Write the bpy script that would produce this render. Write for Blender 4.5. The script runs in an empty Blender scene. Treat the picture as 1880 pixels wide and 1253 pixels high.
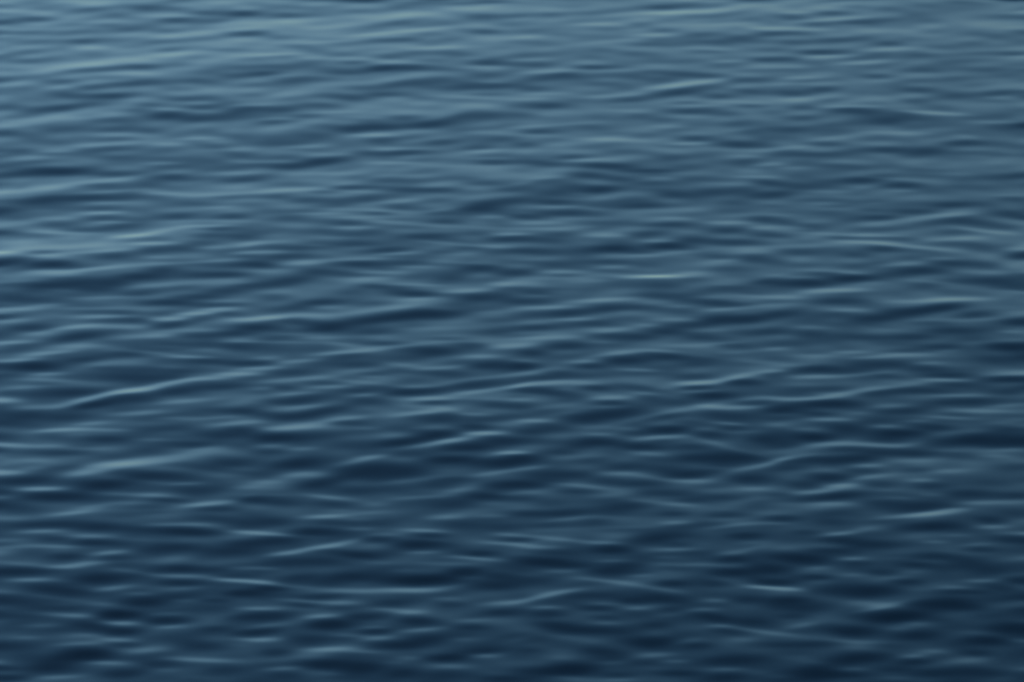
import bpy, math
import numpy as np

# ---------------------------------------------------------------- camera
scene = bpy.context.scene
GAIN_BACK, GAIN_FRONT, TRAIN_IN = 0.0200, 0.0130, 0.28
CAM_H = 6.0            # metres above the water
PITCH = 18.0           # degrees below the horizon
VFOV = 5.5
cam_data = bpy.data.cameras.new("camera")
cam = bpy.data.objects.new("camera", cam_data)
scene.collection.objects.link(cam)
cam.location = (0.0, 0.0, CAM_H)
cam.rotation_euler = (math.radians(90.0 - PITCH), 0.0, 0.0)
cam_data.sensor_fit = 'HORIZONTAL'
cam_data.sensor_width = 36.0
HFOV = 2 * math.atan(math.tan(math.radians(VFOV) / 2) * 1880 / 1253)
cam_data.angle = HFOV
cam_data.clip_start = 0.1
cam_data.clip_end = 20000.0
cam_data.dof.use_dof = False
scene.camera = cam

# ---------------------------------------------------------------- sky, sun, exposure
SUN_ELEV = 12.0
SUN_AZ = -75.0          # degrees from the viewing direction, negative is to the left
world = bpy.data.worlds.new("World")
scene.world = world
world.use_nodes = True
wn, wl = world.node_tree.nodes, world.node_tree.links
wn.clear()
sky = wn.new("ShaderNodeTexSky")
sky.sky_type = 'NISHITA'
sky.sun_disc = False
sky.sun_elevation = math.radians(SUN_ELEV)
sky.sun_rotation = math.radians(SUN_AZ)
sky.air_density = 1.0
sky.dust_density = 1.0
sky.ozone_density = 3.0
bg = wn.new("ShaderNodeBackground")
bg.inputs["Strength"].default_value = 0.15
wo = wn.new("ShaderNodeOutputWorld")
# tint ramp added to shape the sky's light: bright low down, dimmed higher up
tc = wn.new("ShaderNodeTexCoord")
sep = wn.new("ShaderNodeSeparateXYZ")
wl.new(tc.outputs["Generated"], sep.inputs[0])
ramp = wn.new("ShaderNodeValToRGB")
ramp.color_ramp.interpolation = 'B_SPLINE'
stops = [(0.0, (1.0, .96, .62)), (12, (1.0, 1.0, .86)), (15, (.83, .93, .84)), (18, (.40, .51, .505)), (21, (.198, .275, .305)), (24, (.13, .158, .185)), (28, (.085, .09, .105)), (45, (.06, .07, .09))]
els = ramp.color_ramp.elements
while len(els) < len(stops):
    els.new(0.5)
for e, (deg, c) in zip(els, stops):
    e.position = math.sin(math.radians(deg)); e.color = (*c, 1)
wl.new(sep.outputs[2], ramp.inputs[0])
side = wn.new("ShaderNodeMapRange")      # brighter towards the sun's side
side.inputs["From Min"].default_value = -0.13; side.inputs["From Max"].default_value = 0.13
side.inputs["To Min"].default_value = 1.28; side.inputs["To Max"].default_value = 0.80
wl.new(sep.outputs[0], side.inputs[0])
mul = wn.new("ShaderNodeMix"); mul.data_type = 'RGBA'; mul.blend_type = 'MULTIPLY'; mul.inputs[0].default_value = 1.0
wl.new(sky.outputs[0], mul.inputs[6]); wl.new(ramp.outputs[0], mul.inputs[7])
vm = wn.new("ShaderNodeVectorMath"); vm.operation = 'SCALE'
wl.new(mul.outputs[2], vm.inputs[0]); wl.new(side.outputs[0], vm.inputs["Scale"])
wl.new(vm.outputs[0], bg.inputs[0])
wl.new(bg.outputs[0], wo.inputs[0])

sun_data = bpy.data.lights.new("sun", 'SUN')
sun_data.energy = 0.6
sun_data.angle = math.radians(10.0)
sun_data.color = (1.0, 0.9, 0.78)
sun = bpy.data.objects.new("sun", sun_data)
scene.collection.objects.link(sun)
az, el = math.radians(SUN_AZ), math.radians(SUN_ELEV)
# direction towards the sun: azimuth measured clockwise from +Y
import mathutils
to_sun = mathutils.Vector((math.sin(az) * math.cos(el), math.cos(az) * math.cos(el), math.sin(el)))
sun.rotation_euler = to_sun.to_track_quat('Z', 'Y').to_euler()

scene.view_settings.view_transform = 'Standard'
scene.view_settings.look = 'None'
scene.view_settings.exposure = 1.56
scene.view_settings.gamma = 1.0

# ---------------------------------------------------------------- water material
mat = bpy.data.materials.new("sea_water")
mat.use_nodes = True
n, l = mat.node_tree.nodes, mat.node_tree.links
b = n["Principled BSDF"]
b.inputs["Base Color"].default_value = (0.004, 0.022, 0.045, 1)
b.inputs["Roughness"].default_value = 0.06
b.inputs["IOR"].default_value = 1.333

# ---------------------------------------------------------------- water surface
def axis(lo, hi, step, far, grow_lo, grow_hi):
    core = np.arange(lo, hi + step * 0.5, step)
    def widen(grow):
        out, s, x = [], step, 0.0
        while x < far:
            s *= grow
            x += s
            out.append(x)
        return np.array(out)
    a, b = widen(grow_lo), widen(grow_hi)
    return np.concatenate([core[0] - a[::-1], core, core[-1] + b]), len(a), len(core)

DX, DY = 0.014, 0.010
X0, X1, Y0, Y1 = -4.2, 4.2, 12.0, 28.0
xs, nx_out, nx_core = axis(X0, X1, DX, 6000.0, 1.035, 1.035)
ys, ny_out, ny_core = axis(Y0, Y1, DY, 6000.0, 1.05, 1.018)
NX, NY = len(xs), len(ys)
sx = np.gradient(xs); sy = np.gradient(ys)

rng = np.random.default_rng(7)

# --- 1. open-water swell and wind waves: sums of travelling sine trains over the whole sheet
# (wavelength range m, heading of travel from +Y towards +X deg, spread deg, rms slope, count)
TRAINS = [
    (0.9, 2.6, -26, 12, 0.007, 40),
    (0.40, 0.9, -30, 16, 0.010, 60),
    (0.40, 0.9, 20, 16, 0.007, 40),
    (0.20, 0.40, -8, 34, 0.013, 90),
    (0.085, 0.18, -4, 42, 0.010, 130),
]
H = np.zeros((NY, NX), dtype=np.float32)
RIPPLE = None
for lo, hi, head, spread, slope, cnt in TRAINS:
    if lo < 0.10:
        RIPPLE = H.copy()
    for i in range(cnt):
        lam = lo * (hi / lo) ** rng.random()
        th = math.radians(head + spread * rng.normal())
        k = 2 * math.pi / lam
        kx, ky = k * math.sin(th), k * math.cos(th)
        amp = slope * math.sqrt(2.0 / cnt) / k
        ph = rng.random() * 2 * math.pi
        # a wave fades out where the mesh is too coarse to carry it
        wx = np.clip(1.5 - 5.0 * sx * abs(kx) / (2 * math.pi), 0, 1)
        wy = np.clip(1.5 - 5.0 * sy * abs(ky) / (2 * math.pi), 0, 1)
        cx = np.exp(1j * (kx * xs)) * wx
        cy = np.exp(1j * (ky * ys + ph)) * wy
        H += amp * (np.outer(cy.real, cx.real) - np.outer(cy.imag, cx.imag)).astype(np.float32)

# --- 2. the individual wavelets nearest the viewer, each a crest or trough face on the water:
# centre x, centre y (mm), crest direction (dy/dx, %), half length (mm), face width (mm), steepness
WAVELETS = """
-1627,21972,-8,66,28,11 -1357,21985,-6,109,33,14 -924,21946,-12,105,48,9 -1584,21923,8,121,28,-6
-1326,21909,7,126,26,-13 -1137,21942,26,65,26,-6 -1591,21871,5,97,26,11 -1062,21819,6,82,24,16 -897,21835,0,82,29,-11
-1029,21759,12,86,25,-15 -1586,21752,11,90,44,-6 -1300,21745,6,142,27,12 -859,21741,-9,48,27,12 -1532,21654,4,60,22,9
-1550,21605,4,43,16,-6 -1188,21652,-11,108,32,-7 -1107,21588,21,136,39,9 -891,21652,15,81,22,8
-1440,21519,2,79,25,-17 -1293,21536,-34,70,32,-7 -867,21600,27,60,29,-5 -1497,21449,0,64,25,5 -1294,21441,0,53,23,9
-1096,21443,-5,103,35,-15 -916,21411,3,47,19,-7 -1576,21350,28,71,32,-15 -1354,21339,17,139,39,-12
-1201,21304,38,218,45,12 -888,21300,35,90,35,7 -1175,21206,20,115,28,-13 -873,21191,29,79,35,-16
-1537,21175,0,112,24,-3 -1153,21129,0,109,26,11 -1559,21035,15,66,31,10 -1384,21051,-2,67,22,-11
-1206,21019,0,42,17,-6 -1011,21052,0,63,27,-6 -1533,20969,0,88,20,-5 -1384,20985,21,29,17,5 -1274,20887,2,83,25,-17
-1567,20914,-11,50,17,-4 -969,20969,12,183,51,6 -1116,20848,-10,73,27,5 -956,20843,8,66,20,-10 -818,20825,20,37,17,-7
-1513,20788,-20,38,33,-7 -1466,20710,21,53,40,-15 -1338,20773,29,77,27,-14 -1205,20773,12,62,25,5
-1073,20783,-10,54,20,-9 -937,20803,0,41,20,7 -816,20780,20,37,20,10 -1136,20721,0,45,20,-9 -1038,20739,-9,42,15,7
-932,20717,-7,56,20,8 -822,20710,-8,46,33,-19 -1303,20678,3,49,17,-4 -1448,20628,21,227,36,10 -947,20641,5,115,33,-23
-1516,20560,18,75,23,7 -1252,20533,-3,105,39,-25 -1485,20473,-7,121,42,-20 -1185,20475,5,73,18,7
-1120,20559,0,29,39,-6 -985,20482,4,82,24,-11 -804,20449,20,36,45,-8 -943,20433,8,69,19,12 -1157,20431,0,43,15,-8
-1439,20377,14,50,32,-7 -1196,20370,21,105,24,14 -1029,20370,0,45,21,8 -875,20364,-5,53,24,-15 -1525,20302,7,48,22,-9
-1350,20295,7,52,21,12 -1193,20313,10,73,22,-13 -860,20313,11,65,21,9 -1389,20234,14,50,19,7 -1164,20231,6,56,22,-10
-1032,20216,6,58,19,-10 -1389,20193,18,48,19,-8 -1394,20156,9,80,19,6 -1032,20170,0,56,17,10 -795,20191,-19,37,19,7
-1355,20107,0,84,25,-21 -1030,20121,0,40,19,-7 -755,21993,3,65,26,11 -526,21981,-7,98,30,8 -253,21976,2,96,24,-12
-50,21990,3,50,17,-9 -535,21900,15,108,22,-8 -724,21839,14,91,29,-10 -115,21925,7,115,37,11 -739,21749,6,73,33,18
-349,21827,8,97,37,10 -272,21741,6,65,24,-8 -82,21810,0,82,22,-4 -594,21677,24,86,27,6 -465,21660,26,77,27,-13
-28,21709,14,28,25,-6 -776,21620,-12,32,32,-4 -378,21616,31,128,23,16 -142,21689,15,108,25,7 -116,21627,4,64,23,-12
-569,21508,19,64,20,10 -741,21532,19,64,32,-5 -589,21453,5,85,21,-8 -276,21527,-2,79,23,-12 -60,21512,40,60,29,5
-738,21437,6,64,21,6 -209,21432,11,89,23,14 -407,21411,3,53,18,-5 -731,21353,14,68,19,15 -565,21360,-9,64,23,-10
-166,21366,5,81,25,-17 -38,21390,-10,38,25,4 -526,21307,-4,110,21,10 -365,21310,5,51,16,-9 -129,21311,-12,32,16,5
-345,21257,-5,78,21,11 -489,21257,7,53,16,-9 -762,21214,0,32,21,-9 -102,21254,-14,102,19,-8 -122,21206,0,122,21,8
-518,21141,-6,63,22,-15 -422,21179,46,42,24,-17 -331,21199,0,82,24,-19 -753,21141,10,38,17,-7 -101,21148,4,101,35,-6
-672,21037,21,73,41,-12 -706,21110,14,84,21,5 -411,21068,37,208,45,9 -222,21041,4,105,27,-13 -69,20991,0,69,37,-12
-59,21043,-16,59,14,6 -679,20893,22,103,37,9 -495,20859,-13,88,37,-17 -388,20908,-12,63,20,-11 -242,20893,-12,63,17,5
-100,20873,-9,58,22,12 -88,20916,0,54,14,-6 -162,20834,-5,120,20,-7 -758,20784,18,21,20,11 -599,20788,10,76,30,-12
-454,20780,-22,69,27,4 -570,20710,9,82,17,9 -714,20702,6,62,30,-18 -271,20706,-16,93,37,7 -85,20777,5,72,33,7
-717,20643,6,58,21,13 -614,20662,0,37,15,-5 -441,20648,-21,79,20,8 -715,20597,10,57,18,-14 -567,20603,0,41,23,4
-169,20654,60,37,26,-17 -82,20673,0,82,36,-25 -279,20583,2,123,39,-24 -469,20535,-2,88,33,-21 -689,20537,9,82,23,7
-593,20475,7,53,29,-14 -672,20395,-5,78,42,-26 -421,20468,0,61,20,16 -84,20497,7,51,23,13 -268,20511,-5,72,23,6
-630,20348,12,61,18,14 -461,20410,6,61,23,-7 -333,20361,4,57,21,-13 -102,20392,0,102,29,-15 -257,20413,24,61,23,6
-621,20311,-4,37,14,-9 -538,20259,6,61,19,8 -327,20320,0,71,18,10 -300,20278,10,57,22,-19 -401,20277,0,45,19,-9
-77,20298,14,53,19,12 -53,20257,3,53,22,-21 -669,20234,0,51,22,-6 -702,20186,-3,57,19,11 -541,20199,11,64,32,-18
-653,20148,8,72,28,-23 -190,20209,-4,85,25,-11 -48,20181,-7,48,19,-18 -343,20175,-3,69,16,10 -358,20137,-4,52,19,-10
-107,20138,-3,107,19,8 -93,20220,0,61,11,6 130,21900,6,130,40,7 420,21913,5,81,29,-16 545,21962,19,66,33,-15
243,21850,9,69,22,-9 65,21831,6,65,18,-5 504,21859,11,148,29,18 758,21950,-14,61,26,7 32,21774,13,32,22,7
54,21715,11,54,25,-9 671,21806,23,87,33,-11 530,21770,0,54,20,-6 248,21715,3,54,22,13 378,21749,5,76,25,5
368,21671,8,127,23,-14 632,21705,10,80,25,15 645,21648,0,43,18,-4 775,21664,-24,34,22,9 423,21584,6,58,22,14
135,21592,0,36,18,-7 259,21574,-4,66,29,-11 43,21556,28,43,25,9 60,21498,11,60,25,-13 735,21563,26,71,25,-13
586,21502,7,81,25,-15 444,21468,0,68,21,-11 278,21497,37,107,25,9 607,21428,-7,74,21,11 281,21408,-4,43,25,-8
649,21381,0,32,14,-6 510,21362,0,42,35,4 42,21331,0,42,25,-5 51,21293,12,51,17,7 487,21265,18,64,23,-8
677,21279,6,42,17,9 775,21296,-19,21,24,-14 80,21232,-3,80,28,-14 274,21211,0,55,19,-13 686,21222,0,32,24,-6
118,21161,22,76,24,14 339,21175,7,103,21,7 564,21131,-15,92,24,-15 113,21075,0,88,31,-20 328,21100,2,92,31,-18
451,21075,-15,52,27,-11 735,21083,0,55,21,-8 715,21137,18,42,21,7 572,21037,42,91,26,20 460,20988,18,63,24,9
52,20976,0,52,24,-11 309,20969,0,58,20,-9 681,20984,0,29,17,5 104,20916,0,63,20,8 306,20893,17,90,22,12
538,20916,17,88,34,-19 677,20897,-7,52,34,-14 746,20923,-20,37,24,-17 58,20853,11,50,19,9 95,20792,14,79,28,-23
351,20840,12,65,24,-24 532,20844,9,42,17,6 552,20812,-4,37,15,-7 570,20779,-2,72,15,8 718,20818,-12,62,20,7
351,20727,-14,62,20,8 556,20722,-2,89,27,-21 33,20673,11,33,30,-10 93,20688,-36,52,20,5 737,20773,0,41,13,-7
556,20662,0,103,20,6 686,20588,-14,53,30,-14 727,20647,-31,47,23,3 72,20634,2,72,17,-7 123,20570,21,123,20,10
289,20555,6,60,23,-10 472,20555,-6,61,15,6 528,20510,-3,86,21,-10 135,20504,3,111,29,-12 299,20504,10,37,15,6
72,20468,-5,72,20,8 672,20515,38,58,20,8 731,20464,-145,35,65,-11 291,20413,-13,108,21,12 53,20428,-5,53,19,-8
540,20418,17,72,24,-16 678,20395,-5,75,42,-12 529,20374,12,61,19,17 53,20356,-14,53,23,-10 97,20298,0,65,22,7
518,20323,5,71,22,5 137,20234,0,89,22,-12 296,20288,6,61,26,-8 698,20313,0,65,22,8 706,20241,0,42,16,7
436,20202,7,49,29,-13 200,20190,10,59,17,14 44,20183,-3,44,21,-21 161,20149,-9,81,25,-21 292,20135,-16,90,27,-24
715,20200,3,44,19,-11 731,20149,0,26,16,8 858,21954,10,39,26,9 1022,21999,0,79,17,-11 1463,21976,3,55,26,-11
1534,21905,12,239,44,-6 1282,21841,8,76,33,-13 1052,21851,0,41,24,-11 907,21854,5,48,18,11 892,21796,3,61,22,-14
1168,21966,-5,174,44,5 1007,21767,25,118,22,13 966,21702,5,52,25,-13 1105,21737,19,87,22,-15 1593,21796,2,87,26,-13
1582,21850,-9,115,22,5 921,21651,-5,112,22,12 1229,21624,8,95,25,8 1601,21659,-8,69,25,12 1579,21708,-5,99,36,7
1559,21585,3,126,29,-15 980,21520,0,64,25,-11 1126,21544,10,82,25,-13 1194,21478,-7,36,21,-11 1320,21552,0,64,39,7
828,21584,0,21,22,-3 1184,21414,9,86,25,23 959,21386,9,88,25,-18 1381,21427,3,60,25,-10 1512,21410,22,212,28,8
1000,21337,10,62,21,17 1206,21346,5,81,25,-16 848,21301,3,51,28,-17 1564,21371,13,86,21,-10 1109,21267,16,85,21,14
1261,21257,9,43,21,5 1367,21265,30,65,28,-7 1060,21219,0,30,14,-6 853,21218,7,59,24,14 1556,21185,12,81,24,-11
856,21170,-4,55,21,-7 895,21093,4,55,17,9 1135,21106,-9,50,22,-13 1317,21125,-11,105,24,5 893,21052,0,42,15,-6
1141,21054,-5,33,14,7 1294,21060,15,104,27,-14 1208,20984,10,80,44,-12 867,21018,5,80,17,7 876,20942,12,92,34,-25
985,20991,29,53,27,-11 1344,20879,11,54,27,-15 1451,20923,12,63,30,-12 1584,20882,0,31,20,-12 898,20852,29,118,30,11
972,20831,19,67,24,-9 1114,20852,22,84,34,6 1526,21010,16,113,34,5 1478,20831,-5,41,17,-9 1479,20873,0,31,13,5
1268,20782,3,58,27,-11 1031,20766,0,79,18,16 853,20758,0,50,17,-7 1276,20701,-18,94,18,17 1050,20717,-6,58,27,-17
1126,20667,-3,70,33,-27 1227,20628,6,62,30,-15 1510,20673,5,96,36,-14 857,20660,-4,41,17,-7 1512,20596,-9,82,20,17
1110,20570,-7,51,26,-6 825,20614,-7,51,16,5 852,20515,0,82,59,-12 975,20515,0,49,20,-11 1147,20489,-12,91,20,11
1519,20541,6,72,26,-15 1315,20551,10,72,33,-4 967,20435,41,87,23,8 824,20328,26,62,22,15 1004,20358,-7,69,19,-8
1369,20442,-49,30,23,7 1345,20381,5,71,26,-17 1189,20309,-4,81,38,-22 1372,20320,12,61,19,8 862,20257,2,69,24,-20
1482,20261,-9,93,22,-14 776,20163,0,18,19,11 962,20142,0,44,16,-9 841,20119,5,44,16,9 960,20188,7,49,16,6
1220,20131,-6,60,22,5 1384,20184,-12,60,22,4 1252,20163,-14,50,22,-6 -1449,20070,9,140,28,-16 -1232,20068,-3,52,19,-9
-1443,19890,27,123,25,21 -1223,19985,28,98,23,13 -1047,20055,26,79,22,8 -1460,19967,4,98,19,-8
-1431,19951,181,27,25,-4 -1026,20026,-3,48,28,-18 -904,19992,35,59,25,9 -811,20072,6,56,19,9 -788,19996,10,36,19,-11
-1174,19884,21,75,15,10 -1209,19947,5,68,22,-9 -1031,19923,-14,50,22,-7 -1004,19863,-10,50,20,13
-843,19854,14,95,18,10 -1466,19817,-6,74,25,9 -1379,19765,12,57,27,-22 -1215,19828,7,119,25,-18
-983,19799,0,48,28,-10 -894,19754,0,40,18,-12 -786,19816,9,40,18,-13 -806,19926,-6,56,22,6 -1168,19776,0,51,17,10
-1185,19721,0,47,18,-14 -1496,19697,0,36,36,-10 -1362,19700,8,43,21,6 -1177,19675,4,49,14,14 -989,19661,-2,83,30,-21
-853,19717,17,39,15,9 -830,19626,-6,59,27,-9 -1480,19636,0,47,21,-14 -1152,19625,-4,51,20,-20 -1447,19566,22,73,27,15
-1325,19623,0,43,18,8 -1310,19569,8,86,27,-14 -1167,19527,13,86,24,-21 -1156,19581,-4,53,12,10
-1467,19486,20,48,27,-14 -1285,19479,-11,90,16,12 -1086,19446,21,48,18,23 -982,19506,52,57,22,14
-852,19586,-3,114,18,11 -869,19536,0,55,13,12 -866,19501,-5,37,12,-12 -760,19483,0,25,24,-16 -827,19443,0,62,21,-23
-1447,19381,-7,63,24,8 -1331,19331,7,89,29,8 -1024,19401,0,51,18,-10 -1033,19362,2,58,12,12 -1337,19281,4,44,15,-14
-882,19367,-8,43,19,-12 -857,19326,12,39,15,8 -755,19354,40,25,21,12 -1016,19318,-10,62,26,-7 -1325,19242,6,35,15,11
-1192,19282,21,76,16,13 -1155,19240,8,50,26,-13 -1435,19218,-7,62,15,-5 -762,19274,13,35,16,14
-749,19235,-6,23,17,-12 -1000,19233,0,35,13,7 -995,19197,0,31,12,-5 -1322,19159,-9,106,29,-18 -1175,19117,28,68,19,25
-1058,19162,12,54,26,13 -903,19182,19,101,14,11 -777,19162,12,54,22,-15 -1300,19088,-4,73,23,10 -944,19104,0,77,20,-9
-1392,18998,2,101,21,13 -1293,18971,0,72,25,-23 -1159,18990,-9,67,28,-22 -1161,18936,-22,42,25,-15
-1037,19044,6,57,26,-19 -820,19074,4,54,19,-18 -1275,19050,19,49,20,8 -848,19012,32,128,28,9 -1014,18965,17,76,20,8
-751,18971,19,34,17,-14 -1294,18930,-20,46,11,5 -1190,18908,-13,50,20,6 -869,18863,-2,65,20,-19
-1048,18886,-10,31,17,-9 -1339,18853,-17,65,31,-14 -1130,18858,8,83,14,9 -927,18805,-11,87,22,-21
-822,18914,0,38,20,-8 -800,18793,-5,40,14,-12 -765,18826,0,53,17,5 -1415,18808,0,53,13,6 -1389,18751,10,75,19,19
-1287,18792,8,40,18,12 -1164,18756,-3,66,14,8 -1218,18730,-5,57,17,-11 -1108,18727,0,45,17,-17 -815,18754,10,45,17,18
-872,18713,10,43,15,23 -1128,18683,5,90,17,16 -1425,18678,0,34,19,-18 -951,18662,6,49,19,20 -795,18709,0,26,12,-10
-862,18662,10,32,15,-9 -740,18654,-4,34,16,18 -1420,18715,0,41,12,8 -1400,18645,15,56,16,9 -1070,18644,5,56,18,-22
-1325,18586,12,52,25,-15 -1205,18586,31,59,19,20 -1071,18589,4,75,19,12 -944,18601,41,51,22,-17
-728,18586,-25,25,19,-16 -1299,18534,8,37,16,10 -1404,18530,-10,45,24,-16 -1171,18513,0,75,35,-25
-994,18505,14,57,22,16 -854,18556,0,84,16,10 -843,18507,11,56,19,-15 -754,18534,6,52,24,-26 -743,18486,7,43,16,8
-554,20068,-2,80,19,9 -379,20034,30,46,22,8 -360,19991,7,80,25,-20 -287,20065,8,46,17,-8 -639,19954,-5,64,22,-12
-637,19899,16,111,22,15 -469,19971,36,57,25,8 -732,19989,-17,20,22,-10 -134,20012,-4,38,16,-9 -72,19951,0,40,19,-8
-26,20048,-27,26,19,-2 -431,19923,0,80,15,-12 -295,19897,-3,64,20,-22 -703,19823,-8,44,21,-22 -579,19790,0,55,28,-22
-557,19871,-11,32,15,-10 -458,19881,-10,68,14,7 -399,19820,13,109,25,-13 -20,19888,0,20,20,-12 -91,19827,35,59,31,5
-348,19779,29,71,21,11 -59,19738,23,59,40,-27 -91,19694,8,43,21,-21 -193,19701,52,59,21,10 -458,19695,-9,95,18,11
-300,19707,-7,47,18,-9 -532,19657,0,91,12,9 -378,19661,-6,32,12,-12 -181,19657,0,55,15,-12 -57,19631,3,45,20,14
-702,19697,0,39,36,-3 -649,19613,7,51,21,-16 -413,19623,0,106,14,7 -353,19573,-7,47,18,11 -196,19575,-3,47,18,-17
-35,19581,-6,35,20,-16 -490,19569,-10,67,21,-14 -686,19549,-13,51,21,6 -460,19516,0,57,16,11 -133,19529,-15,133,18,8
-309,19521,-3,43,13,-8 -709,19469,0,25,21,-14 -509,19466,-11,88,27,-14 -240,19440,6,53,21,-19 -129,19465,3,59,18,-15
-23,19456,0,23,12,9 -35,19407,9,35,21,-14 -692,19377,17,39,19,12 -493,19420,-6,53,12,6 -439,19355,-4,51,21,-18
-343,19308,13,52,20,-25 -206,19378,-25,58,15,9 -83,19344,-13,72,18,14 -109,19315,-8,39,18,-8 -555,19348,0,27,10,7
-620,19321,-11,86,20,-11 -329,19272,13,50,15,14 -685,19282,8,42,16,11 -637,19243,19,50,19,-15
-700,19153,-14,23,20,-16 -578,19185,23,69,23,16 -434,19214,9,75,14,9 -289,19185,8,42,17,-12 -170,19263,5,62,15,6
-77,19214,0,46,20,-9 -431,19166,13,77,23,-11 -261,19145,-7,62,14,9 -143,19182,-13,96,17,9 -664,19108,6,57,20,7
-510,19096,-3,58,23,-13 -382,19094,-7,63,17,13 -385,19063,7,48,14,-6 -642,19009,25,76,31,-20 -432,19031,-3,96,26,10
-92,19111,7,92,34,-20 -180,19037,-9,34,26,-17 -324,18955,6,49,18,-16 -269,18974,-5,67,11,9 -25,18984,0,25,20,18
-133,18916,13,65,23,22 -50,19060,-17,38,17,4 -448,18895,0,38,25,-19 -385,18961,-9,34,14,-11 -680,18883,0,34,17,-9
-273,18886,0,30,17,-15 -239,18848,17,57,17,10 -530,18810,4,45,20,-19 -388,18802,17,36,18,-17 -129,18861,5,61,28,-27
-44,18883,0,44,31,-28 -115,18792,-14,66,33,-17 -34,18823,-9,34,14,2 -600,18761,7,41,28,-15 -521,18774,-8,38,17,6
-360,18746,37,84,22,13 -669,18672,16,37,19,28 -565,18696,0,68,19,10 -303,18681,18,84,33,-31 -433,18620,42,65,30,-28
-200,18724,-5,57,22,-17 -661,18580,0,43,25,-27 -553,18626,-16,58,25,-16 -62,18733,20,62,19,8 -217,18580,8,75,18,9
-71,18632,-13,71,19,4 -34,18553,-9,34,30,-20 -542,18565,6,49,19,-16 -612,18528,-7,45,16,9 -525,18495,10,63,16,9
-377,18537,0,41,16,-10 -183,18510,6,48,14,7 96,20017,19,56,22,15 50,20079,7,50,19,-8 231,20044,-21,50,28,-15
320,20003,-9,40,22,-8 414,20087,2,68,14,-16 705,20028,-3,48,17,15 30,19957,46,30,19,8 436,20015,-14,36,16,8
415,19966,5,40,17,-17 205,19909,0,74,31,-28 629,19957,-14,50,19,8 731,19975,-17,20,19,-15 429,19919,5,70,22,8
89,19847,0,70,43,-13 201,19858,0,30,14,8 290,19813,-10,67,25,8 154,19779,0,59,20,-17 497,19840,9,80,43,-17
672,19854,-9,75,34,-13 362,19735,0,53,21,-24 643,19768,-7,49,24,-11 142,19731,0,63,17,12 237,19707,-11,32,15,8
189,19670,-9,79,24,-21 503,19704,-8,89,27,7 689,19653,7,51,21,9 35,19667,-10,35,15,6 49,19623,-14,49,21,-14
472,19613,-9,39,14,9 620,19573,0,55,18,18 719,19598,-10,20,23,-16 187,19619,0,49,14,6 251,19576,-5,55,21,-19
84,19571,4,57,22,13 441,19553,5,69,19,-17 82,19513,-4,82,16,12 212,19536,15,43,15,7 716,19522,0,20,18,12
587,19509,-17,78,24,-11 27,19457,-5,27,13,11 121,19456,0,43,18,-9 277,19447,-3,58,19,13 394,19473,8,43,30,-16
518,19489,14,49,21,5 702,19453,-11,31,18,-11 78,19397,0,78,27,-16 420,19395,-4,47,16,13 299,19384,0,43,21,-16
274,19338,0,56,32,-16 450,19344,0,54,21,-24 626,19385,-5,97,27,-15 106,19285,0,68,32,-13 373,19259,0,44,16,15
480,19292,21,62,18,11 646,19331,-8,83,29,7 673,19282,6,54,23,9 54,19220,12,54,17,8 241,19198,7,48,17,-12
690,19211,-9,35,32,-25 576,19246,-15,42,17,-11 603,19204,10,33,13,8 292,19153,18,54,19,12 404,19159,-6,58,29,-12
150,19106,2,65,17,12 311,19108,-6,50,17,-16 649,19127,-6,58,26,-24 149,19073,0,34,13,-6 134,19041,0,65,17,10
402,19056,0,73,17,33 404,19056,0,40,14,16 506,19085,0,31,17,8 260,19050,-10,31,14,-7 34,18990,0,34,23,14
206,19013,8,54,14,6 76,18939,0,76,11,-8 419,18971,-8,76,34,-17 672,18946,0,44,20,-15 699,18999,49,19,17,-11
597,18974,-10,32,14,5 53,18914,0,30,18,-17 80,18875,-5,27,11,7 49,18826,0,49,21,-26 670,18869,-12,43,17,13
258,18836,16,76,18,20 448,18864,0,46,31,-12 564,18808,-11,57,22,-23 522,18858,0,47,14,6 96,18769,3,62,17,16
287,18758,12,53,25,-27 170,18721,0,64,25,-31 461,18777,0,30,14,8 591,18749,18,51,17,17 676,18774,27,34,17,10
452,18724,5,57,19,-12 612,18659,0,64,36,-37 171,18661,4,47,16,17 451,18656,-5,56,16,10 47,18659,13,47,19,-9
142,18592,0,67,27,-20 487,18607,6,53,22,-28 373,18603,-6,21,14,10 259,18604,0,49,16,-12 278,18556,31,39,19,9
428,18550,0,35,19,-14 306,18504,-6,52,22,-17 531,18562,9,67,16,8 84,18492,11,84,18,14 37,18522,8,37,12,-10
540,18495,0,56,19,-16 659,18531,28,43,19,-3 373,18522,-24,37,14,3 773,20024,-18,20,22,9 870,20055,0,76,28,-18
1012,19992,0,68,28,-26 1109,20013,-18,75,14,10 1256,20065,-11,100,22,8 830,19951,-9,80,25,-23 1153,19942,3,44,22,-21
1298,19933,0,30,19,-7 916,19888,-8,87,19,11 783,19864,-10,36,25,-15 1149,19891,0,30,11,8 1048,19940,56,43,22,9
899,19770,-3,59,18,8 931,19735,0,38,14,-17 1055,19762,13,26,14,6 1298,19751,9,80,24,-17 1479,19804,8,60,18,-8
1442,19847,0,40,15,7 1150,19685,2,73,23,-22 1038,19700,-17,20,17,-11 1459,19678,12,72,30,-22 763,19741,-17,20,15,-8
772,19650,0,31,18,9 1074,19633,8,43,18,-14 1276,19653,18,56,20,14 1117,19593,32,74,24,11 1319,19579,-5,63,27,-23
774,19593,-10,35,21,-16 866,19586,7,49,21,8 781,19528,-12,45,22,13 849,19513,-14,23,13,6 1109,19513,8,41,21,-13
1315,19513,-33,31,16,11 1383,19483,-29,46,15,12 1246,19483,0,43,24,-12 882,19469,-19,70,15,9 1030,19448,-10,78,15,11
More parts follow.
